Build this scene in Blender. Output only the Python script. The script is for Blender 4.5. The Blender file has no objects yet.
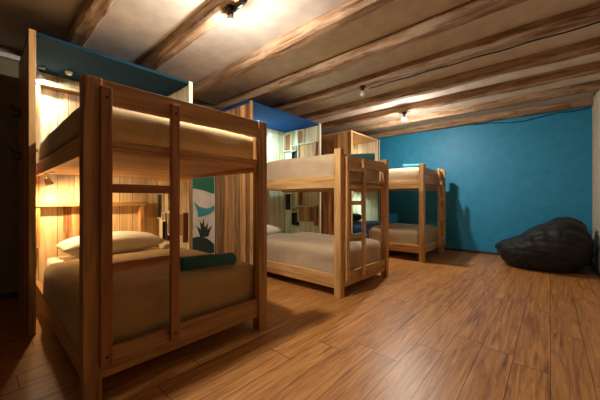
import bpy, bmesh, math, random
from mathutils import Vector, Matrix, noise
random.seed(7)
C = bpy.context.scene.collection
PI = math.pi
# ------------------------------------------------------------------ camera, world, exposure
cam_d = bpy.data.cameras.new('camera'); cam = bpy.data.objects.new('camera', cam_d); C.objects.link(cam)
cam_d.sensor_width = 36; cam_d.lens = 283/600*36; cam_d.clip_start = 0.02
cam.location = (0, 0, 1.1)
cam.rotation_euler = (math.radians(90), 0, math.radians(41.5))
bpy.context.scene.camera = cam
W = bpy.data.worlds.new('world'); bpy.context.scene.world = W; W.use_nodes = True
W.node_tree.nodes['Background'].inputs[0].default_value = (0.01, 0.01, 0.012, 1)
W.node_tree.nodes['Background'].inputs[1].default_value = 0.3
vs = bpy.context.scene.view_settings
vs.view_transform = 'Standard'; vs.look = 'None'; vs.gamma = 1; vs.use_curve_mapping = False
vs.exposure = 0.72
P_CEIL = (135, 0, 130)          # watts of the three ceiling bulbs (the middle one is switched off)
COL_BULB = (1.0, 0.93, 0.83)

# ------------------------------------------------------------------ materials
def new_mat(name):
    m = bpy.data.materials.new(name); m.use_nodes = True
    nt = m.node_tree; return m, nt, nt.nodes['Principled BSDF']
def nd(nt, t, **k):
    n = nt.nodes.new(t)
    for a, v in k.items(): setattr(n, a, v)
    return n
def setin(n, **k):
    for a, v in k.items(): n.inputs[a.replace('_', ' ')].default_value = v
def ramp(nt, fac, stops):
    r = nd(nt, 'ShaderNodeValToRGB'); e = r.color_ramp.elements
    while len(e) < len(stops): e.new(0.5)
    for i, (p, c) in enumerate(stops):
        e[i].position = p; e[i].color = (*c, 1) if len(c) == 3 else c
    nt.links.new(fac, r.inputs[0]); return r.outputs[0]
def mth(nt, op, a, b=None, c=None):
    n = nd(nt, 'ShaderNodeMath', operation=op)
    for i, v in enumerate((a, b, c)):
        if v is None: continue
        if isinstance(v, (int, float)): n.inputs[i].default_value = v
        else: nt.links.new(v, n.inputs[i])
    return n.outputs[0]
def mixc(nt, fac, a, b, mode='MIX'):
    n = nd(nt, 'ShaderNodeMix', data_type='RGBA', blend_type=mode)
    for i, v in ((0, fac), (6, a), (7, b)):
        if isinstance(v, (int, float)): n.inputs[i].default_value = v
        elif isinstance(v, tuple): n.inputs[i].default_value = (*v, 1)
        else: nt.links.new(v, n.inputs[i])
    return n.outputs[2]
def bump(nt, bs, h, s=0.3, d=0.01):
    b = nd(nt, 'ShaderNodeBump'); b.inputs['Strength'].default_value = s; b.inputs['Distance'].default_value = d
    nt.links.new(h, b.inputs['Height']); nt.links.new(b.outputs[0], bs.inputs['Normal'])
def plain(name, col, rough=0.6, metal=0, bumpscale=0, bs_=0.2):
    m, nt, b = new_mat(name)
    b.inputs['Roughness'].default_value = rough; b.inputs['Metallic'].default_value = metal
    tc = nd(nt, 'ShaderNodeTexCoord')
    n = nd(nt, 'ShaderNodeTexNoise'); setin(n, Scale=6.0, Detail=4.0); nt.links.new(tc.outputs['Object'], n.inputs['Vector'])
    c = ramp(nt, n.outputs[0], [(0.3, tuple(x*0.86 for x in col)), (0.7, tuple(min(1, x*1.1) for x in col))])
    nt.links.new(c, b.inputs['Base Color'])
    if bumpscale:
        n2 = nd(nt, 'ShaderNodeTexNoise'); setin(n2, Scale=float(bumpscale), Detail=5.0)
        nt.links.new(tc.outputs['Object'], n2.inputs['Vector']); bump(nt, b, n2.outputs[0], bs_, 0.01)
    return m
def wood(name, axis, dark, mid, light, rough=0.5, plank=0, across=None, var=0.35, spec=0.4, grain=1.0, plen=0):
    """grain runs along axis ('x','y','z'); plank > 0 splits the surface into boards of that width across axis 'across'"""
    m, nt, b = new_mat(name)
    tc = nd(nt, 'ShaderNodeTexCoord'); oi = nd(nt, 'ShaderNodeObjectInfo')
    sep = nd(nt, 'ShaderNodeSeparateXYZ'); nt.links.new(tc.outputs['Object'], sep.inputs[0])
    off = mth(nt, 'MULTIPLY', oi.outputs['Random'], 17.0)
    ids = off; gap = None
    comp = {k: sep.outputs[i] for i, k in enumerate('xyz')}
    if plank:
        q = mth(nt, 'DIVIDE', comp[across], plank)
        pid = mth(nt, 'FLOOR', q); fr = mth(nt, 'FRACT', q)
        if plen:
            wn0 = nd(nt, 'ShaderNodeTexWhiteNoise', noise_dimensions='1D'); nt.links.new(pid, wn0.inputs['W'])
            l = mth(nt, 'ADD', mth(nt, 'DIVIDE', comp[axis], plen), wn0.outputs[0])
            lf = mth(nt, 'FRACT', l); lid = mth(nt, 'FLOOR', l)
            pid = mth(nt, 'ADD', pid, mth(nt, 'MULTIPLY', lid, 31.7))
            ge = mth(nt, 'LESS_THAN', mth(nt, 'ABSOLUTE', mth(nt, 'SUBTRACT', lf, 0.5)), 0.5-0.003/plen)
        g1 = mth(nt, 'LESS_THAN', mth(nt, 'ABSOLUTE', mth(nt, 'SUBTRACT', fr, 0.5)), 0.5-0.0022/plank)
        gap = mth(nt, 'MULTIPLY', g1, ge) if plen else g1
        ids = mth(nt, 'ADD', off, mth(nt, 'MULTIPLY', pid, 3.17))
    wn = nd(nt, 'ShaderNodeTexWhiteNoise', noise_dimensions='1D'); nt.links.new(ids, wn.inputs['W'])
    sc = {k: (0.55 if k == axis else 9.0)*grain for k in 'xyz'}
    mp = nd(nt, 'ShaderNodeMapping'); mp.inputs['Scale'].default_value = (sc['x'], sc['y'], sc['z'])
    nt.links.new(tc.outputs['Object'], mp.inputs[0])
    cmb = nd(nt, 'ShaderNodeCombineXYZ')
    for i in range(3): nt.links.new(mth(nt, 'MULTIPLY', wn.outputs[0], 23.0+9*i), cmb.inputs[i])
    va = nd(nt, 'ShaderNodeVectorMath', operation='ADD'); nt.links.new(mp.outputs[0], va.inputs[0]); nt.links.new(cmb.outputs[0], va.inputs[1])
    n = nd(nt, 'ShaderNodeTexNoise'); setin(n, Scale=1.3, Detail=6.0, Roughness=0.6, Distortion=1.6); nt.links.new(va.outputs[0], n.inputs['Vector'])
    n2 = nd(nt, 'ShaderNodeTexNoise'); setin(n2, Scale=7.0, Detail=4.0, Roughness=0.7); nt.links.new(va.outputs[0], n2.inputs['Vector'])
    f = mth(nt, 'ADD', mth(nt, 'MULTIPLY', n.outputs[0], 0.75), mth(nt, 'MULTIPLY', n2.outputs[0], 0.25))
    c = ramp(nt, f, [(0.33, dark), (0.47, mid), (0.64, light)])
    v = mth(nt, 'ADD', mth(nt, 'MULTIPLY', wn.outputs[0], var*2), 1-var)
    hsv = nd(nt, 'ShaderNodeHueSaturation'); nt.links.new(c, hsv.inputs['Color']); nt.links.new(v, hsv.inputs['Value'])
    out = hsv.outputs[0]
    if gap is not None:
        out = mixc(nt, gap, tuple(x*(0.5 if plen else 0.18) for x in dark), out)
    nt.links.new(out, b.inputs['Base Color'])
    rr = mth(nt, 'ADD', mth(nt, 'MULTIPLY', n2.outputs[0], 0.25), rough-0.12); nt.links.new(rr, b.inputs['Roughness'])
    b.inputs['Specular IOR Level'].default_value = spec
    h = mth(nt, 'ADD', f, gap) if gap is not None else f
    bump(nt, b, h, 0.25, 0.004)
    return m
PD, PM, PL = (0.20, 0.08, 0.022), (0.50, 0.265, 0.085), (0.68, 0.42, 0.17)
pine = {a: wood('pine_'+a, a, PD, PM, PL, 0.42, var=0.12) for a in 'xyz'}
DD, DM, DL = (0.10, 0.032, 0.010), (0.24, 0.085, 0.026), (0.36, 0.15, 0.05)
shaded_pine = {a: wood('shaded_pine_'+a, a, (0.13, 0.048, 0.014), (0.34, 0.165, 0.052), (0.50, 0.28, 0.10), 0.42, var=0.10) for a in 'xyz'}  # pine again, darkened: the nearest bunk's shade put into the colour
stained = {a: wood('stained_'+a, a, DD, DM, DL, 0.38, var=0.12) for a in 'xyz'}
plank_z = {ac: wood('plank_boards_'+ac, 'z', (0.14, 0.05, 0.018), (0.36, 0.16, 0.055), (0.60, 0.34, 0.13), 0.5, plank=0.13, across=ac, var=0.45) for ac in 'xy'}
pale_z = {ac: wood('pale_boards_'+ac, 'z', (0.42, 0.32, 0.19), (0.66, 0.56, 0.38), (0.76, 0.68, 0.50), 0.5, plank=0.14, across=ac, var=0.33) for ac in 'xy'}
slat_m = wood('base_boards', 'y', (0.30, 0.15, 0.06), (0.55, 0.33, 0.15), (0.70, 0.48, 0.25), 0.55, plank=0.18, across='x', var=0.12)
floor_m = wood('laminate_floor', 'y', (0.15, 0.052, 0.012), (0.34, 0.138, 0.034), (0.51, 0.235, 0.068), 0.37, plank=0.193, across='x', var=0.07, spec=0.5, grain=2.0, plen=1.3)
# hewn beams: brown core with chalky whitewashed patches
def beam_mat():
    m, nt, b = new_mat('hewn_beam'); tc = nd(nt, 'ShaderNodeTexCoord'); oi = nd(nt, 'ShaderNodeObjectInfo')
    mp = nd(nt, 'ShaderNodeMapping'); mp.inputs['Scale'].default_value = (0.9, 12, 12); nt.links.new(tc.outputs['Object'], mp.inputs[0])
    cmb = nd(nt, 'ShaderNodeCombineXYZ'); nt.links.new(mth(nt, 'MULTIPLY', oi.outputs['Random'], 31), cmb.inputs[0])
    va = nd(nt, 'ShaderNodeVectorMath', operation='ADD'); nt.links.new(mp.outputs[0], va.inputs[0]); nt.links.new(cmb.outputs[0], va.inputs[1])
    n = nd(nt, 'ShaderNodeTexNoise'); setin(n, Scale=1.4, Detail=8.0, Roughness=0.65, Distortion=1.2); nt.links.new(va.outputs[0], n.inputs['Vector'])
    c = ramp(nt, n.outputs[0], [(0.32, (0.085, 0.040, 0.020)), (0.47, (0.24, 0.125, 0.06)), (0.64, (0.46, 0.30, 0.17))])
    mp2 = nd(nt, 'ShaderNodeMapping'); mp2.inputs['Scale'].default_value = (1.6, 5, 5); nt.links.new(tc.outputs['Object'], mp2.inputs[0])
    va2 = nd(nt, 'ShaderNodeVectorMath', operation='ADD'); nt.links.new(mp2.outputs[0], va2.inputs[0]); nt.links.new(cmb.outputs[0], va2.inputs[1])
    n2 = nd(nt, 'ShaderNodeTexNoise'); setin(n2, Scale=1.5, Detail=7.0, Roughness=0.7); nt.links.new(va2.outputs[0], n2.inputs['Vector'])
    f = ramp(nt, n2.outputs[0], [(0.47, (0, 0, 0)), (0.62, (0.55, 0.55, 0.55))])
    nt.links.new(mixc(nt, f, c, (0.50, 0.38, 0.26)), b.inputs['Base Color']); b.inputs['Roughness'].default_value = 0.85
    bump(nt, b, n.outputs[0], 0.6, 0.015); return m
beam_m = beam_mat()
plaster_m = plain('ceiling_plaster', (0.62, 0.545, 0.475), 0.9, bumpscale=5, bs_=0.35)
blue_m = plain('teal_blue_paint', (0.010, 0.225, 0.40), 0.55, bumpscale=9, bs_=0.15)
cream_m = plain('cream_paint', (0.50, 0.42, 0.30), 0.8, bumpscale=9, bs_=0.15)
dark_wall_m = plain('olive_paint', (0.20, 0.16, 0.09), 0.85, bumpscale=9, bs_=0.15)
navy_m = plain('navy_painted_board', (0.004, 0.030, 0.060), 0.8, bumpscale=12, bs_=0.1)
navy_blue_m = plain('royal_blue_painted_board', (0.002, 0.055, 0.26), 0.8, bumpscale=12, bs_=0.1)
for q_ in (navy_m, navy_blue_m): q_.node_tree.nodes['Principled BSDF'].inputs['Specular IOR Level'].default_value = 0.15
base_m = plain('dark_baseboard', (0.05, 0.028, 0.016), 0.5)
black_m = plain('black_metal', (0.015, 0.014, 0.013), 0.4, 0.6)
chrome_m = plain('brushed_steel', (0.55, 0.53, 0.5), 0.3, 0.9)
white_plastic = plain('white_plastic', (0.7, 0.68, 0.62), 0.4)
conduit_m = plain('grey_conduit', (0.5, 0.44, 0.36), 0.5)
black_hole = plain('dark_recess', (0.03, 0.012, 0.006), 0.6)  # near-black tone for some cubby frames and backs
shelf_white = plain('whitewashed_shelf', (0.62, 0.58, 0.46), 0.6)
def fabric(name, col, rough=0.9, fine=160, var=0.12, bs=0.25, wr=6):
    m, nt, b = new_mat(name); b.inputs['Roughness'].default_value = rough; b.inputs['Specular IOR Level'].default_value = 0.25
    b.inputs['Sheen Weight'].default_value = 0.25
    tc = nd(nt, 'ShaderNodeTexCoord')
    n = nd(nt, 'ShaderNodeTexNoise'); setin(n, Scale=float(fine), Detail=2.0); nt.links.new(tc.outputs['Object'], n.inputs['Vector'])
    n2 = nd(nt, 'ShaderNodeTexNoise'); setin(n2, Scale=float(wr), Detail=4.0, Distortion=0.8); nt.links.new(tc.outputs['Object'], n2.inputs['Vector'])
    f = mth(nt, 'ADD', mth(nt, 'MULTIPLY', n.outputs[0], 0.5), mth(nt, 'MULTIPLY', n2.outputs[0], 0.5))
    nt.links.new(ramp(nt, f, [(0.3, tuple(x*(1-var) for x in col)), (0.7, tuple(min(1, x*(1+var)) for x in col))]), b.inputs['Base Color'])
    bump(nt, b, mth(nt, 'ADD', mth(nt, 'MULTIPLY', n.outputs[0], 0.15), n2.outputs[0]), bs, 0.02)
    return m
tan_f = fabric('tan_bedspread', (0.37, 0.235, 0.09))
beige_f = fabric('beige_bedspread', (0.43, 0.31, 0.19))
sheet_f = fabric('white_sheet', (0.72, 0.66, 0.54), fine=220, var=0.05)
teal_f = fabric('teal_towelling', (0.022, 0.115, 0.115), fine=300, var=0.35, bs=0.5, wr=40)
cyan_f = fabric('light_teal_towelling', (0.03, 0.21, 0.27), fine=300, var=0.3, bs=0.5, wr=40)
blue_f = fabric('blue_blanket', (0.02, 0.10, 0.28), fine=200)
dark_f = fabric('dark_pillowcase', (0.02, 0.03, 0.045), fine=200)
bean_m = fabric('charcoal_cloth', (0.011, 0.0105, 0.010), rough=0.6, fine=260, var=0.2, bs=0.35, wr=9)
bean_m.node_tree.nodes['Principled BSDF'].inputs['Sheen Weight'].default_value = 0.03
def emit(name, col, s):
    m, nt, b = new_mat(name); b.inputs['Emission Color'].default_value = (*col, 1); b.inputs['Emission Strength'].default_value = s
    b.inputs['Base Color'].default_value = (0.8, 0.8, 0.8, 1); return m
def bulb_mat(name, watts, r, col):       # a sphere of radius r giving about this many (Blender) watts
    return emit(name, col, watts/(PI*4*PI*r*r))
def flat(name, col, rough=0.7):
    m, nt, b = new_mat(name); b.inputs['Base Color'].default_value = (*col, 1); b.inputs['Roughness'].default_value = rough; return m

# ------------------------------------------------------------------ mesh helpers
def mesh_obj(name, bm, m, parent=None, loc=None, smooth=False):
    bmesh.ops.recalc_face_normals(bm, faces=bm.faces)
    me = bpy.data.meshes.new(name); bm.to_mesh(me); bm.free()
    me.materials.append(m)
    if smooth:
        for p in me.polygons: p.use_smooth = True
    o = bpy.data.objects.new(name, me); C.objects.link(o)
    if parent: o.parent = parent
    if loc: o.location = loc
    return o
def tag(o, label, cat, group=None):
    o['label'] = label; o['category'] = cat
    if group: o['group'] = group
    return o
def thing(name, label, cat, loc=(0, 0, 0), rz=0, group=None):
    o = bpy.data.objects.new(name, None); C.objects.link(o); o.empty_display_size = 0.1
    o.location = loc; o.rotation_euler = (0, 0, rz); return tag(o, label, cat, group)
def struct(o): o['kind'] = 'structure'; return o
def add_box(bm, x0, x1, y0, y1, z0, z1, bev=0.004):
    t = bmesh.new(); bmesh.ops.create_cube(t, size=1)
    for v in t.verts: v.co = Vector(((x0+x1)/2+v.co.x*(x1-x0), (y0+y1)/2+v.co.y*(y1-y0), (z0+z1)/2+v.co.z*(z1-z0)))
    if bev: bmesh.ops.bevel(t, geom=t.edges[:], offset=bev, segments=2, profile=0.6, affect='EDGES')
    me = bpy.data.meshes.new('t'); t.to_mesh(me); t.free(); bm.from_mesh(me); bpy.data.meshes.remove(me)
def box(name, b, m, parent=None, bev=0.004):
    bm = bmesh.new(); add_box(bm, *b, bev); return mesh_obj(name, bm, m, parent)
def add_tube(bm, pts, r, seg=10, cap=True):
    pts = [Vector(p) for p in pts]; rings = []
    up = Vector((0, 0, 1))
    for i, p in enumerate(pts):
        d = (pts[min(i+1, len(pts)-1)]-pts[max(i-1, 0)]).normalized()
        a = d.cross(up if abs(d.z) < 0.95 else Vector((1, 0, 0))).normalized(); b = d.cross(a)
        rr = r[i] if isinstance(r, (list, tuple)) else r
        rings.append([bm.verts.new(p+rr*(math.cos(2*PI*k/seg)*a+math.sin(2*PI*k/seg)*b)) for k in range(seg)])
    for i in range(len(rings)-1):
        for k in range(seg):
            bm.faces.new((rings[i][k], rings[i][(k+1) % seg], rings[i+1][(k+1) % seg], rings[i+1][k]))
    if cap: bm.faces.new(rings[0]); bm.faces.new(rings[-1])
def add_lathe(bm, prof, cx=0, cy=0, seg=24):        # prof: (radius, z)
    rings = []
    for r, z in prof:
        if r < 1e-5: rings.append([bm.verts.new((cx, cy, z))])
        else: rings.append([bm.verts.new((cx+r*math.cos(2*PI*k/seg), cy+r*math.sin(2*PI*k/seg), z)) for k in range(seg)])
    for a, b in zip(rings, rings[1:]):
        for k in range(seg):
            j = (k+1) % seg
            if len(a) == 1: bm.faces.new((a[0], b[k], b[j]))
            elif len(b) == 1: bm.faces.new((a[k], a[j], b[0]))
            else: bm.faces.new((a[k], a[j], b[j], b[k]))
def soft_box(x0, x1, y0, y1, z0, z1, r, n=(26, 18, 6), amp=0.006, sc=5, seed=0, sag=0.0, open_bottom=False):
    """box with rounded edges of radius r and cloth-like undulation"""
    bm = bmesh.new(); vs_ = {}
    def P(u, v, w):
        k = (round(u, 5), round(v, 5), round(w, 5))
        if k in vs_: return vs_[k]
        p = Vector((x0+(x1-x0)*u, y0+(y1-y0)*v, z0+(z1-z0)*w))
        q = Vector((min(max(p.x, x0+r), x1-r), min(max(p.y, y0+r), y1-r), min(max(p.z, z0 if open_bottom else z0+min(r, .02)), z1-r)))
        d = p-q
        nrm = d.normalized() if d.length > 1e-6 else Vector((0, 0, 1))
        if d.length > 1e-6: p = q+nrm*min(d.length, r)
        nz = noise.noise(Vector((p.x*sc*0.6+seed, p.y*sc, p.z*sc)))+0.5*noise.noise(Vector((p.x*sc*2+seed, p.y*sc*2.3, p.z*sc*1.5)))
        p = p+nrm*amp*nz
        if w > 0.5 and sag: p.z -= sag*(abs(2*u-1)**4*0.5+abs(2*v-1)**4*0.7)
        vs_[k] = bm.verts.new(p); return vs_[k]
    nx, ny, nz_ = n
    def face(f, a, b):
        for i in range(a):
            for j in range(b):
                q = [f(i/a, j/b), f((i+1)/a, j/b), f((i+1)/a, (j+1)/b), f(i/a, (j+1)/b)]
                if len(set(q)) == 4:
                    try: bm.faces.new(q)
                    except ValueError: pass
    face(lambda a, b: P(a, b, 1), nx, ny)
    if not open_bottom: face(lambda a, b: P(a, b, 0), nx, ny)
    for s in (0, 1):
        face(lambda a, b: P(a, s, b), nx, nz_); face(lambda a, b: P(s, a, b), ny, nz_)
    return bm
def pillow_bm(L, Wd, T, seed=0, n=26):
    bm = bmesh.new(); g = {}
    for s in (1, -1):
        for i in range(n+1):
            for j in range(n+1):
                u, v = 2*i/n-1, 2*j/n-1
                e = (max(0, 1-abs(u)**2.6)*max(0, 1-abs(v)**2.6))**0.5
                pin = 1-0.05*(1-abs(u)**2)*(abs(v) > .0)*abs(v)**3
                pin2 = 1-0.07*(1-abs(v)**2)*abs(u)**3
                z = s*T/2*e+0.012*e*noise.noise(Vector((u*2.2+seed, v*2.6, s)))+0.006*e*noise.noise(Vector((u*7+seed, v*7, s)))
                if s == -1 and (abs(u) == 1 or abs(v) == 1): g[(s, i, j)] = g[(1, i, j)]; continue
                g[(s, i, j)] = bm.verts.new((u*L/2*pin2, v*Wd/2*pin, z+T*0.42))
        for i in range(n):
            for j in range(n):
                q = [g[(s, i, j)], g[(s, i+1, j)], g[(s, i+1, j+1)], g[(s, i, j+1)]]
                try: bm.faces.new(q)
                except ValueError: pass
    return bm
def pillow(name, label, loc, rz, L, Wd, T, m, tilt=0, seed=0, tl=0, group=None):
    o = mesh_obj(name, pillow_bm(L, Wd, T, seed), m, smooth=True); o.location = loc; o.rotation_euler = (tl, tilt, rz)
    return tag(o, label, 'pillow', group)
def towel_roll(label, loc, rz, L, R, m, seed=0):
    """a towel rolled up: a spiral strip extruded along its axis (local x)"""
    bm = bmesh.new(); turns = 3.1; N = 64; nx = 14; th = R/(turns+0.6)*0.86
    def spi(k, off):
        a = 2*PI*turns*k/N; r = (R-th)*(0.12+0.88*k/N)+off
        return a, r
    cols = []
    for i in range(nx+1):
        x = L*(i/nx-0.5); loop = []
        for side in (0, 1):
            rng = range(N+1) if side == 0 else range(N, -1, -1)
            for k in rng:
                a, r = spi(k, th/2 if side == 0 else -th/2)
                w = 1+0.05*noise.noise(Vector((x*14+seed, math.cos(a)*1.5, math.sin(a)*1.5)))
                xx = x+0.012*math.sin(a*0.7+seed)*(abs(2*i/nx-1)**6)*(1 if x > 0 else -1)
                loop.append(bm.verts.new((xx, r*w*math.cos(a)*1.08, R*1.0+r*w*math.sin(a)*0.95)))
        cols.append(loop)
    M = len(cols[0])
    for i in range(nx):
        for k in range(M):
            bm.faces.new((cols[i][k], cols[i][(k+1) % M], cols[i+1][(k+1) % M], cols[i+1][k]))
    for cc in (cols[0], cols[-1]):
        for k in range(N): 
            bm.faces.new((cc[k], cc[k+1], cc[M-2-k], cc[M-1-k]))
    o = mesh_obj('rolled_towel', bm, m, smooth=True); o.location = loc; o.rotation_euler = (0, 0, rz)
    return tag(o, label, 'towel')

# ------------------------------------------------------------------ the room
XL, XR, YB, YF, HC = -4.5, 0.53, -3.2, 6.84, 2.80
ZB = 2.68
struct(box('floor', (XL, XR, YB, YF, -0.05, 0), floor_m, bev=0))
struct(box('ceiling', (XL, XR, YB, YF, HC, HC+0.05), plaster_m, bev=0))
struct(box('wall_far', (XL-.1, XR+.1, YF, YF+0.1, 0, HC), blue_m, bev=0))
struct(box('wall_left', (XL-.1, XL, YB, YF, 0, HC), dark_wall_m, bev=0))
struct(box('wall_right', (XR, XR+.1, YB, YF, 0, HC), cream_m, bev=0))
dr = struct(box('added_door_1', (XR-0.03, XR, 0.6, 1.5, 0, 2.1), stained['z'], bev=0.004))  # unseen dark door, added to cut light bouncing off the right wall
box('added_door_frame', (XR-0.045, XR, 0.52, 0.598, 0, 2.18), stained['z'], dr); box('added_door_frame', (XR-0.045, XR, 1.502, 1.58, 0, 2.18), stained['z'], dr)
box('added_door_frame', (XR-0.045, XR, 0.599, 1.501, 2.102, 2.18), stained['y'], dr)
bm = bmesh.new(); add_tube(bm, [(XR-0.03, 0.68, 1.02), (XR-0.075, 0.68, 1.02), (XR-0.08, 0.70, 1.02), (XR-0.08, 0.79, 1.02)], 0.009, 10); mesh_obj('added_door_handle', bm, chrome_m, dr, smooth=True)
struct(box('wall_rear', (XL-.1, XR+.1, YB-.1, YB, 0, HC), dark_wall_m, bev=0))
struct(box('baseboard_far', (XL, XR-0.012, YF-0.012, YF, 0, 0.05), base_m, bev=0.002))
struct(box('baseboard_left', (XL, XL+0.012, YB, YF-0.012, 0, 0.07), base_m, bev=0.002))
struct(box('baseboard_right', (XR-0.012, XR, YB, YF, 0, 0.07), base_m, bev=0.002))
struct(box('trim_1', (XL, XL+0.05, YB, 0.57, ZB-0.02, ZB+0.03), white_plastic, bev=0.006))

BEAMS = [(-2.3, .14), (-1.6, .13), (-0.88, .14), (-0.16, .14), (0.57, .15), (1.30, .13), (2.07, .13), (2.77, .13), (3.50, .13), (4.27, .13), (5.02, .13), (5.80, .13), (6.69, .13)]
bl = ['behind the camera, last before the rear wall', 'behind the camera, second from the rear wall', 'behind the camera, third from the rear wall', 'just behind the camera, over the near floor',
      'at the top left above the nearest alcove, darkest and steepest of all', 'carrying the lit bare bulb above the nearest bunk', 'next beyond the beam with the bulb over the nearest bunk',
      'second beyond the beam with the nearest lit bulb, whitewashed along its near side', 'carrying the unlit bulb over the middle bunk', 'between the unlit bulb and the farther lit bulb',
      'carrying the farther lit bulb before the blue wall', 'last but one before the blue wall, with a pale conduit beside it', 'lying right against the top of the blue wall']
for bi, (y0, w) in enumerate(BEAMS):
    bm = bmesh.new(); n = 90; prof = []
    nsd = 12
    for i in range(n+1):
        x = XL+0.002+(XR-XL-0.004)*i/n; ring = []
        lw = 0.012*noise.noise(Vector((x*0.9, bi*3.1, 0))); rw = 0.012*noise.noise(Vector((x*1.1, bi*3.1, 9))); dw = 0.012*noise.noise(Vector((x*1.3, bi*3.1, 5)))
        pts = []
        zt = HC-0.001; zb = ZB+dw; ya = y0+lw; yb = min(y0+w+rw, YF-0.003)
        c = 0.012+0.012*(noise.noise(Vector((x*4, bi, 3)))+.6)
        pts = [(ya, zt), (ya, (zt+zb)/2), (ya, zb+c), (ya+c, zb), ((ya+yb)/2, zb), (yb-c, zb), (yb, zb+c), (yb, (zt+zb)/2), (yb, zt)]
        for k, (yy, zz) in enumerate(pts):
            if 0 < k < 8:
                yy += 0.004*noise.noise(Vector((x*9, k*1.7, bi))); zz += 0.005*noise.noise(Vector((x*8, k*2.1, bi+7)))
            ring.append(bm.verts.new((x, min(yy, YF-0.002), min(zz, zt))))
        prof.append(ring)
    for a, b in zip(prof, prof[1:]):
        for k in range(9): bm.faces.new((a[k], a[(k+1) % 9], b[(k+1) % 9], b[k]))
    bm.faces.new(prof[0]); bm.faces.new(prof[-1])
    o = mesh_obj('ceiling_beam', bm, beam_m); tag(o, 'rough brown timber ceiling beam '+bl[bi], 'beam', 'ceiling beams')
# conduits and cable on the ceiling
def conduit(pts, r, label, m, name='conduit', cat='pipe'):
    bm = bmesh.new(); add_tube(bm, pts, r, 8); o = mesh_obj(name, bm, m, smooth=True); return tag(o, label, cat)
conduit([(x/10, 5.28+0.004*math.sin(x), 2.786-0.006) for x in range(-19, 6)], 0.013, 'pale grey conduit running along the ceiling from the farther lit bulb to the right wall', conduit_m)
conduit([(x/10, 5.36, 2.786-0.004) for x in range(-19, 6)], 0.009, 'thin dark cable beside the pale conduit on the ceiling', black_m, 'cable', 'cable')
conduit([(x/10, 3.60+0.01*math.sin(x*1.3), ZB-0.02) for x in range(-19, 6)], 0.008, 'thin dark cable pinned under the beam that carries the unlit bulb', black_m, 'cable', 'cable')
cp = [(-1.2, 6.78, 2.662), (-.9, 6.80, 2.65), (-.6, 6.82, 2.60), (-.35, 6.825, 2.595), (-.1, 6.82, 2.63), (.1, 6.82, 2.655), (.3, 6.82, 2.64), (.45, 6.82, 2.65), (.51, 6.81, 2.67)]
conduit(cp, 0.007, 'black cable sagging along the top of the blue wall', black_m, 'cable', 'cable')

# ceiling bulbs
def ceiling_bulb(x, y, label, watts, cap_m):
    t = thing('ceiling_bulb', label, 'lamp', (x, y, ZB), group='bare bulbs on the ceiling beams')
    bm = bmesh.new(); add_lathe(bm, [(0, 0.0), (0.045, 0.0), (0.045, -0.012), (0.026, -0.016), (0.024, -0.055), (0, -0.055)])
    mesh_obj('socket', bm, cap_m, t, smooth=False)
    r = 0.034
    bm = bmesh.new(); zc = -0.056-0.034-r*0.6
    pr = [(0.0, zc-r)]+[(r*math.sin(a), zc-r*math.cos(a)) for a in [PI*k/11 for k in range(1, 6)]]
    add_lathe(bm, pr, seg=18)
    cb = bmesh.new(); zq = zc-r*math.cos(PI*5/11); rq = r*math.sin(PI*5/11)
    add_lathe(cb, [(0, zq+.0005), (rq+.001, zq+.0005), (rq+.003, zq+.012), (rq-.004, zq+.028), (0.015, -0.070), (0.013, -0.0555), (0, -0.0555)], seg=18)
    mesh_obj('bulb_collar', cb, white_plastic, t, smooth=False)
    mt = bulb_mat('lit_bulb', watts, r, COL_BULB) if watts else flat('unlit_bulb', (0.75, 0.72, 0.65), 0.15)
    mesh_obj('bulb', bm, mt, t, smooth=True); return t
ceiling_bulb(-1.97, 1.365, 'lit bare bulb in black socket above the nearest bunk', P_CEIL[0], black_m)
ceiling_bulb(-1.96, 3.50+.03, 'unlit bare bulb on the ceiling above the middle bunk', P_CEIL[1], black_m)
ceiling_bulb(-1.98, 5.085, 'lit bare bulb on the ceiling before the blue wall', P_CEIL[2], black_m)
bm = bmesh.new(); add_tube(bm, [(-1.92, 1.37, 2.655), (-1.83, 1.375, 2.645), (-1.72, 1.37, 2.67)], 0.012, 8)
tag(mesh_obj('cable_connector', bm, black_m, smooth=True), 'short black cable end beside the bulb over the nearest bunk', 'cable')

# ------------------------------------------------------------------ sleeping alcoves
def alcove(label, xf, xb, y0, y1, h, roof_m, back_m=None):
    t = thing('bed_alcove', label, 'alcove', (xb, y0, 0), group='timber alcoves around the bed heads')
    D = xf-xb; Wd = y1-y0; th = 0.03
    pl = box('side_panel', (0.021, D, 0, th, 0, h-th), plank_z['x'], t, 0.003)
    pr = box('side_panel', (0.021, D, Wd-th, Wd, 0, h-th), pale_z['x'], t, 0.003)
    box('back_panel', (0, 0.02, 0, Wd, 0, h-th), back_m or pale_z['y'], t, 0.002)
    box('roof_panel', (0, D, 0, Wd, h-th+.001, h), roof_m, t, 0.003)
    box('edge_trim', (D+0.001, D+0.022, -0.002, 0.042, 0, h), pine['z'], t, 0.003)
    box('edge_trim', (D+0.001, D+0.022, Wd-0.042, Wd+0.002, 0, h), pale_z['y'], t, 0.003)
    return t, D, Wd
AX = {1: (-3.18, -4.08, 0.262, 1.66, 2.49), 2: (-3.10, -3.97, 2.46, 4.05, 2.47), 3: (-3.12, -3.97, 5.12, 6.42, 2.56)}
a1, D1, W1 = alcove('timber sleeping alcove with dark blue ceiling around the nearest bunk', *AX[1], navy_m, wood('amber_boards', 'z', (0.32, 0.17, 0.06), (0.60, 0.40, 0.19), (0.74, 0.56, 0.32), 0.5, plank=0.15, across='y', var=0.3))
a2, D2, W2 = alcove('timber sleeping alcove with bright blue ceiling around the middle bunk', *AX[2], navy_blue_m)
a3, D3, W3 = alcove('timber sleeping alcove with plain wooden ceiling around the farthest bunk', *AX[3], slat_m)
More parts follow.
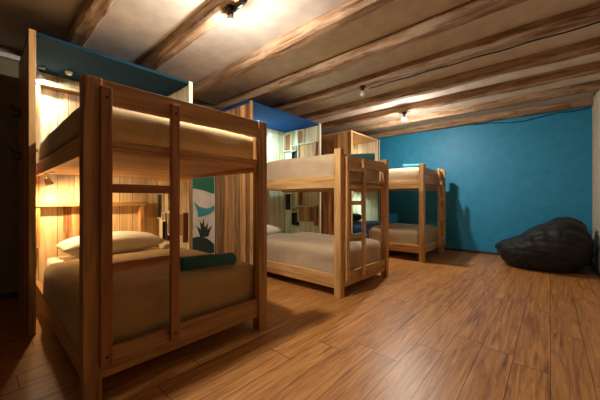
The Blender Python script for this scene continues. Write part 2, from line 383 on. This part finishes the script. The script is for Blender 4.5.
# framed niche behind the pillows
def niche(t, Wd, z0, z1, y0, y1, tone=pine):
    f = box('niche_frame', (0.021, 0.12, y0, y0+0.05, z0, z1), tone['z'], t)
    box('frame_stile', (0.021, 0.12, y1-0.05, y1, z0, z1), tone['z'], f)
    box('frame_rail', (0.021, 0.14, y0-0.04, y1+0.04, z1+.001, z1+0.045), tone['y'], f)
    box('headboard_plank', (0.0215, 0.034, y0+0.25, y0+0.43, z0, z1-.001), plank_z['y'], f, 0.002)
niche(a1, W1, 0.60, 1.03, 0.10, 1.16); niche(a1, W1, 1.62, 2.30, 0.10, 1.05, pine)
niche(a2, W2, 0.60, 1.06, 0.08, 0.95); niche(a2, W2, 1.66, 2.25, 0.08, 0.75)
niche(a3, W3, 0.60, 1.06, 0.06, 0.95)
# interlocking cubby shelves on the right-hand panel of each alcove
def cubby(t, D, Wd, zb, sc=1.0, dep=0.06):
    """frames of mixed size hung on the inner face of the right panel, open towards the bed"""
    y1 = Wd-0.031
    def frame(name, x0, x1, z0, z1, d, back, par, m=shelf_white, w=0.014):
        bm = bmesh.new()
        add_box(bm, x0, x1, y1-d, y1, z0, z0+w, 0.001); add_box(bm, x0, x1, y1-d, y1, z1-w, z1, 0.001)
        add_box(bm, x0, x0+w, y1-d, y1, z0+w, z1-w, 0.001); add_box(bm, x1-w, x1, y1-d, y1, z0+w, z1-w, 0.001)
        o = mesh_obj(name, bm, m, par)
        if back: box('shelf_back', (x0+w, x1-w, y1-0.006, y1-0.001, z0+w, z1-w), back, o, 0)
        return o
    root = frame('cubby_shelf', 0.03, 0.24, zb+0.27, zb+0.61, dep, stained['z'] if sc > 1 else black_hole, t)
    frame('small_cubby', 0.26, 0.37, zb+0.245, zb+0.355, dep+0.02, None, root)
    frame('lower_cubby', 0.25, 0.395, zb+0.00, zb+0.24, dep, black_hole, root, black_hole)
    frame('upper_cubby', 0.385, 0.54, zb+0.37, zb+0.64, dep-.008, stained['z'], root)
    frame('side_cubby', 0.40, D-0.06, zb+0.07, zb+0.365, dep, plank_z['x'], root)
    box('cubby_end_board', (D-0.058, D-0.03, y1-dep-.02, y1, zb+0.02, zb+0.37), stained['z'], root)
cubby(a1, D1, W1, 0.58, 1.0, 0.035); cubby(a2, D2, W2, 0.62); cubby(a2, D2, W2, 1.78, 2.0)
bm = bmesh.new(); add_box(bm, 0.45, 0.62, W1-0.20, W1-0.031, 2.02, 2.30, .003); bm2 = bm
mesh_obj('upper_cubby', bm, pine['z'], a1)

# mural board between the first two alcoves
MX = -3.96
mp = thing('mural_panel', 'tall pale board painted with green leaf, teal fish tail and black pineapple hill', 'mural', (MX, 1.665, 0))
box('panel', (-0.03, 0, 0, 0.79, 0, 2.40), plain('mural_cream', (0.52, 0.44, 0.33), 0.7), mp, 0.002)
def paint(name, pts, m, dx=0.002):
    bm = bmesh.new(); vs1 = [bm.verts.new((0.0008+0*dx, y, z)) for y, z in pts]; vs2 = [bm.verts.new((0.0008+dx, y, z)) for y, z in pts]
    bm.faces.new(vs1); bm.faces.new(vs2); n = len(pts)
    for i in range(n): bm.faces.new((vs1[i], vs1[(i+1) % n], vs2[(i+1) % n], vs2[i]))
    return mesh_obj(name, bm, m, mp)
mg = flat('mural_green', (0.01, 0.10, 0.045)); mtq = flat('mural_teal', (0.03, 0.20, 0.20)); mk = flat('mural_black', (0.015, 0.02, 0.012))
Z = lambda py: 1.1-(py-200)*4.2/283
Yp = lambda px: (px-187)/28*0.52+0.24
def pt(px, py): return (Yp(px), Z(py))
paint('painted_leaf', [pt(188, 172)]+[pt(x, y) for x, y in ((188, 192), (192, 189.5), (197, 188.5), (203, 189.5), (208, 191), (213, 193), (215.8, 193.5), (215.8, 172))], mg)
paint('painted_fish_tail', [pt(*p) for p in ((197.5, 202), (202, 206.5), (207, 208.5), (211, 208.5), (215.8, 205.5), (215.8, 211), (212, 214.5), (207, 216.5), (201, 217.5), (200.5, 211))], mtq)
hill = [(188, 256)]+[(188+i*2.31, 249-12*math.sin(PI*(i+1.5)/14)**0.8) for i in range(0, 13)]+[(215.8, 256)]
paint('painted_hill', [pt(*p) for p in hill], mk)
for k, (tx, ty) in enumerate(((199.5, 226), (202.5, 221), (206, 219), (210, 223), (214, 226))):
    bx_, by_ = 206.5+(k-2)*1.0, 238
    mx_, my_ = (tx+bx_)/2+(1.2 if k < 2 else -1.0), (ty+by_)/2
    paint('painted_leaf_spike', [pt(bx_-1.6, by_), pt(mx_-1.7, my_), pt(tx, ty), pt(mx_+1.7, my_-.5), pt(bx_+1.6, by_)], mk, 0.0022+0.0002*k)

# ------------------------------------------------------------------ bunk beds
def bunk(idx, label, X, y0, W_, Hpost, LR, zr, ladder_y, lad_z, rungs, tops, xhead, tone, ltone, foot):
    """X: outer face of foot posts, y0: near side.  LR/zr: lower / upper rail heights; local x runs towards the head as negative"""
    t = thing('bunk_bed', label, 'bunk bed', (X, y0, 0), group='timber bunk beds'); p = 0.086
    L = X-xhead-0.03
    for ya in (0, W_-p): box('post', (-p, 0, ya, ya+p, 0, Hpost), tone['z'], t, 0.006)
    # long side rails, lower and upper
    for ya in (0.012, W_-0.048):
        box('side_rail', (-L, -p-0.001, ya, ya+0.036, LR[0], LR[1]), tone['x'], t)
        box('side_rail', (-L, -p-0.001, ya, ya+0.036, zr[0], zr[1]), pine['x'], t)
    # foot rails
    box('foot_rail', (-0.058, -0.020, p+.001, W_-p-.001, LR[0], LR[1]), tone['y'], t)
    box('foot_rail', (-0.058, -0.020, p+.001, W_-p-.001, zr[1]-0.06, zr[1]-0.02), tone['y'], t)
    box('guard_rail', (-0.052, -0.014, p+.001, W_-p-.001, foot[0], foot[1]), tone['y'], t)
    # bed bases
    for z in (LR[0]+0.02, zr[0]+0.035): box('bed_base', (-L+.001, -0.062, 0.05, W_-0.05, z, z+0.02), slat_m, t, 0)
    ld = box('ladder', (0.001, 0.036, ladder_y, ladder_y+0.056, lad_z[0], lad_z[1]), ltone['z'], t, 0.007)
    box('ladder_rail', (0.001, 0.036, ladder_y+0.376, ladder_y+0.432, lad_z[0], lad_z[1]), ltone['z'], ld, 0.007)
    for z in rungs: box('rung', (0.004, 0.032, ladder_y+0.0565, ladder_y+0.3755, z-0.03, z+0.02), ltone['y'], ld, 0.006)
    for ya in (ladder_y+0.028, ladder_y+0.404):
        for z in (lad_z[0]+0.05, lad_z[1]-0.06):
            bm = bmesh.new(); add_tube(bm, [(0.034, ya, z), (0.041, ya, z)], 0.007, 8); mesh_obj('bolt', bm, black_m, ld)
    # knots in the side rails are in the material; mattresses and covers rest on the bases
    where = ['nearest bunk', 'middle bunk', 'farthest bunk'][idx-1]
    for lev, (zb, zt) in enumerate(tops):
        z0 = (LR[0]+0.041) if lev == 0 else (zr[0]+0.056)
        bm = soft_box(-L+0.03, -0.125, 0.10, W_-0.10, z0, zt-0.055, 0.035, amp=0.002, seed=idx*5+lev)
        o = mesh_obj('mattress', bm, sheet_f, smooth=True); o.location = (X, y0, 0)
        tag(o, 'white sheeted mattress on the %s berth of the %s' % (('lower', 'upper')[lev], where), 'mattress', 'bunk mattresses')
    return t
#            idx label X y0 W Hpost LR zr ladder lad_z rungs tops xhead
B1 = bunk(1, 'pine bunk bed nearest the camera, darkened with painted-in shade, with ladder on its end', -1.83, 0.356, 1.284, 1.765, (0.115, 0.265), (1.345, 1.46), 0.070, (0.20, 1.715), (1.17, 0.73), [(0, 0.55), (0, 1.62)], -4.05, shaded_pine, stained, (1.635, 1.765))
B2 = bunk(2, 'pale timber bunk bed in the middle of the row', -1.75, 2.655, 1.265, 1.68, (0.095, 0.25), (1.24, 1.385), 0.087, (0.17, 1.60), (1.47, 1.07, 0.67), [(0, 0.54), (0, 1.65)], -3.94, pine, pine, (1.50, 1.63))
B3 = bunk(3, 'timber bunk bed farthest away against the blue wall', -1.66, 5.15, 1.26, 1.74, (0.15, 0.29), (1.31, 1.45), 0.80, (0.17, 1.72), (1.50, 1.12, 0.72, 0.33), [(0, 0.57), (0, 1.70)], -3.94, pine, pine, (1.56, 1.68))
def spread(label, X, y0, W_, xh, z0, zt, m, seed, xf=0.085, amp=0.010, ov=0.0, rr=0.075):
    bm = soft_box(xh, X-xf, y0+0.052-ov, y0+W_-0.052+ov, z0, zt, rr, n=(40, 26, 8), amp=amp, sc=4.5, seed=seed, sag=0.02, open_bottom=True)
    xe = X-xf
    for v in bm.verts:            # tucked down behind the foot rail
        if v.co.x > xe-0.035 and v.co.z < z0+0.03 and y0+0.07 < v.co.y < y0+W_-0.07: v.co.z -= 0.07
    o = mesh_obj('bedspread', bm, m, smooth=True)
    md = o.modifiers.new('thickness', 'SOLIDIFY'); md.thickness = 0.012; md.offset = -1
    return tag(o, label, 'bedspread', 'bunk bedspreads')
spread('tan bedspread on the lower berth of the nearest bunk', -1.83, .356, 1.284, -3.34, 0.272, 0.56, tan_f, 1, amp=.009, ov=0.048, xf=0.093)
spread('dark tan bedspread on the upper berth of the nearest bunk', -1.83, .356, 1.284, -3.60, 1.467, 1.668, tan_f, 11, amp=.007, rr=0.05, ov=0.046, xf=0.093)
s2 = spread('beige bedspread on the lower berth of the middle bunk', -1.75, 2.655, 1.265, -3.34, 0.215, 0.545, beige_f, 21, amp=.014)
spread('pale beige bedspread on the upper berth of the middle bunk', -1.75, 2.655, 1.265, -3.46, 1.35, 1.665, beige_f, 31, ov=0.0)
spread('beige bedspread on the lower berth of the farthest bunk', -1.66, 5.15, 1.26, -2.75, 0.255, 0.58, beige_f, 41)
spread('pale beige bedspread on the upper berth of the farthest bunk', -1.66, 5.15, 1.26, -3.60, 1.415, 1.715, beige_f, 51)
# blue blanket over the head half of the far lower berth
bm = soft_box(-3.55, -2.76, 5.20, 6.36, 0.30, 0.60, 0.07, n=(20, 26, 8), amp=0.012, seed=77, open_bottom=True)
o = mesh_obj('blanket', bm, blue_f, smooth=True); md = o.modifiers.new('thickness', 'SOLIDIFY'); md.thickness = 0.01; md.offset = -1
tag(o, 'blue blanket over the head end of the farthest lower berth', 'blanket')

pillow('pillow', 'cream pillow on the lower berth of the nearest bunk', (-3.60, 0.97, 0.525), PI/2, 0.94, 0.50, 0.24, sheet_f, seed=1, tl=0.0)
pillow('pillow', 'white pillow on the lower berth of the middle bunk', (-3.58, 3.05, 0.53), PI/2, 0.66, 0.44, 0.17, sheet_f, seed=4)
pillow('pillow', 'pale pillow on the upper berth of the middle bunk', (-3.70, 3.1, 1.635), PI/2, 0.66, 0.40, 0.12, sheet_f, seed=8)
pillow('pillow', 'dark pillow on the lower berth of the farthest bunk', (-3.45, 5.65, 0.60+.02), PI/2, 0.66, 0.42, 0.19, dark_f, seed=12)
towel_roll('dark teal rolled towel on the lower berth of the nearest bunk', (-2.035, 1.20, 0.548), math.radians(68), 0.41, 0.072, teal_f, 1)
towel_roll('dark teal rolled towel on the lower berth of the middle bunk', (-2.05, 3.42, 0.535), math.radians(75), 0.46, 0.062, teal_f, 2)
towel_roll('dark teal rolled towel on the upper berth of the middle bunk', (-2.13, 3.77, 1.652), math.radians(25), 0.40, 0.085, teal_f, 3)
towel_roll('light teal rolled towel on the upper berth of the farthest bunk', (-1.97, 5.55, 1.705), math.radians(25), 0.40, 0.055, cyan_f, 5)

# ------------------------------------------------------------------ reading lamps, hooks
def reading_lamp(loc, label, watts, col, rz=0, body=chrome_m):
    t = thing('reading_lamp', label, 'lamp', loc, rz, 'reading lamps in the alcoves')      # fixed under a board, shade points down and out
    bm = bmesh.new(); add_box(bm, -0.025, 0.025, -0.06, 0.06, -0.014, 0, 0.004); mesh_obj('mount', bm, body, t)
    bm = bmesh.new(); add_tube(bm, [(0, 0, -0.014), (0.01, 0, -0.05), (0.025, 0, -0.07)], 0.008, 8); mesh_obj('arm', bm, body, t, smooth=True)
    d = Vector((-0.25, 0.35, -0.8)).normalized(); p = Vector((0.025, 0, -0.07))
    bm = bmesh.new(); add_tube(bm, [p-d*0.01, p, p+d*0.03, p+d*0.062], [0.012, 0.02, 0.03, 0.034], 16, cap=False)
    o = mesh_obj('shade', bm, body, t, smooth=True); md = o.modifiers.new('thickness', 'SOLIDIFY'); md.thickness = 0.002
    bm = bmesh.new(); r = 0.014
    add_lathe(bm, [(0, -r)]+[(r*math.sin(PI*k/7), -r*math.cos(PI*k/7)) for k in range(1, 7)]+[(0, r)], seg=12)
    b = mesh_obj('bulb', bm, bulb_mat('reading_bulb', watts, r, col), t, smooth=True); b.location = p+d*0.042
    return t
reading_lamp((-3.90, 0.385, 2.459), 'reading lamp with cold white light in the upper nearest alcove', 42, (0.62, 0.86, 1.0), body=chrome_m)
reading_lamp((-3.70, 0.43, 1.365+.0145), 'reading lamp with warm light under the upper berth of the nearest bunk', 42, (1.0, 0.72, 0.38))
reading_lamp((-3.75, 3.15, 2.439), 'reading lamp with cold light in the upper middle alcove', 55, (0.58, 0.98, 1.0))
reading_lamp((-3.75, 2.95, 1.275-.0005), 'dim reading lamp under the upper berth of the middle bunk', 4.5, (0.75, 1.0, 0.62))
reading_lamp((-3.75, 5.9, 1.344), 'reading lamp with bluish light under the upper berth of the farthest bunk', 18, (0.65, 1.0, 0.9))
reading_lamp((-3.75, 5.9, 2.529), 'reading lamp in the upper farthest alcove', 12, (1.0, 0.75, 0.45))
bm = bmesh.new(); add_lathe(bm, [(0, 0), (0.028, 0), (0.034, -0.015), (0.022, -0.04), (0, -0.045)])
o = mesh_obj('smoke_detector', bm, white_plastic, smooth=True); o.location = (-3.80, 0.62, 2.459); tag(o, 'small round white fitting on the blue ceiling of the nearest alcove', 'detector')
for z, s in ((1.94, 'upper'), (1.53, 'lower')):
    t = thing('coat_hook', s+' black coat hook on the outer side of the nearest alcove', 'hook', (-3.86, 0.261, z), group='coat hooks')
    box('plate', (-0.012, 0.012, -0.006, 0, -0.045, 0.045), black_m, t, 0.002)
    bm = bmesh.new(); add_tube(bm, [(0, -0.006, 0.02), (0, -0.03, 0.03), (0, -0.06, 0.045), (0, -0.07, 0.065)], 0.006, 8); mesh_obj('hook_arm', bm, black_m, t, smooth=True)
    bm = bmesh.new(); add_tube(bm, [(0, -0.006, -0.02), (0, -0.025, -0.035), (0, -0.045, -0.03), (0, -0.05, -0.015)], 0.006, 8); mesh_obj('hook_arm', bm, black_m, t, smooth=True)

# ------------------------------------------------------------------ bean bag
def bean_bag():
    bm = bmesh.new(); bmesh.ops.create_icosphere(bm, subdivisions=6, radius=1)
    for v in bm.verts:
        p = v.co.copy()
        ex = math.copysign(abs(p.x)**(0.86 if p.x < 0 else 0.86-0.14*max(0, p.z)), p.x); ey = math.copysign(abs(p.y)**0.9, p.y)
        X_ = ex*0.60; Y_ = ey*0.57
        s = (p.x+1)/2
        top = 0.45+0.49*(1/(1+math.exp(-(s-0.49)*9.0)))
        zt = top
        zc = 0.30
        z = zc+((p.z**0.85)*(zt-zc) if p.z > 0 else max(p.z*0.42, -zc))
        if p.z < 0: X_ *= 1-0.10*abs(p.z)**2; Y_ *= 1-0.10*abs(p.z)**2
        # creases: long folds gathered from the seam at the upper left towards the right
        w = noise.noise(Vector((X_*2.0, Y_*7+z*9, z*4)))*0.024 + noise.noise(Vector((X_*5, Y_*5, z*12+3)))*0.012 + noise.noise(Vector((X_*1.3+2, Y_*1.6, z*15)))*0.020
        crease = max(0, 1-abs(noise.noise(Vector((X_*3.2+4, Y_*3.5, z*4.2))))*8)*0.012
        pleat = 0.032*math.sin(34*(X_*0.9+z*0.35+0.04*noise.noise(Vector((X_*6, Y_*6, 1)))))*max(0, 1-abs((p.z-0.55)/0.4))*max(0, 1-abs((s-0.38)/0.32))
        n = Vector((p.x, p.y, p.z*0.8)).normalized(); k = 1 if z > 0.03 else 0
        q = Vector((X_, Y_, z))+n*(w-crease+pleat)*k
        q.z = max(q.z, 0.0); v.co = q
    t = thing('bean_bag', 'large charcoal bean bag chair slumped in the corner by the blue wall', 'bean bag', (-0.115, 6.10, 0.002))
    mesh_obj('bag', bm, bean_m, t, smooth=True)
    return t
bb = bean_bag()
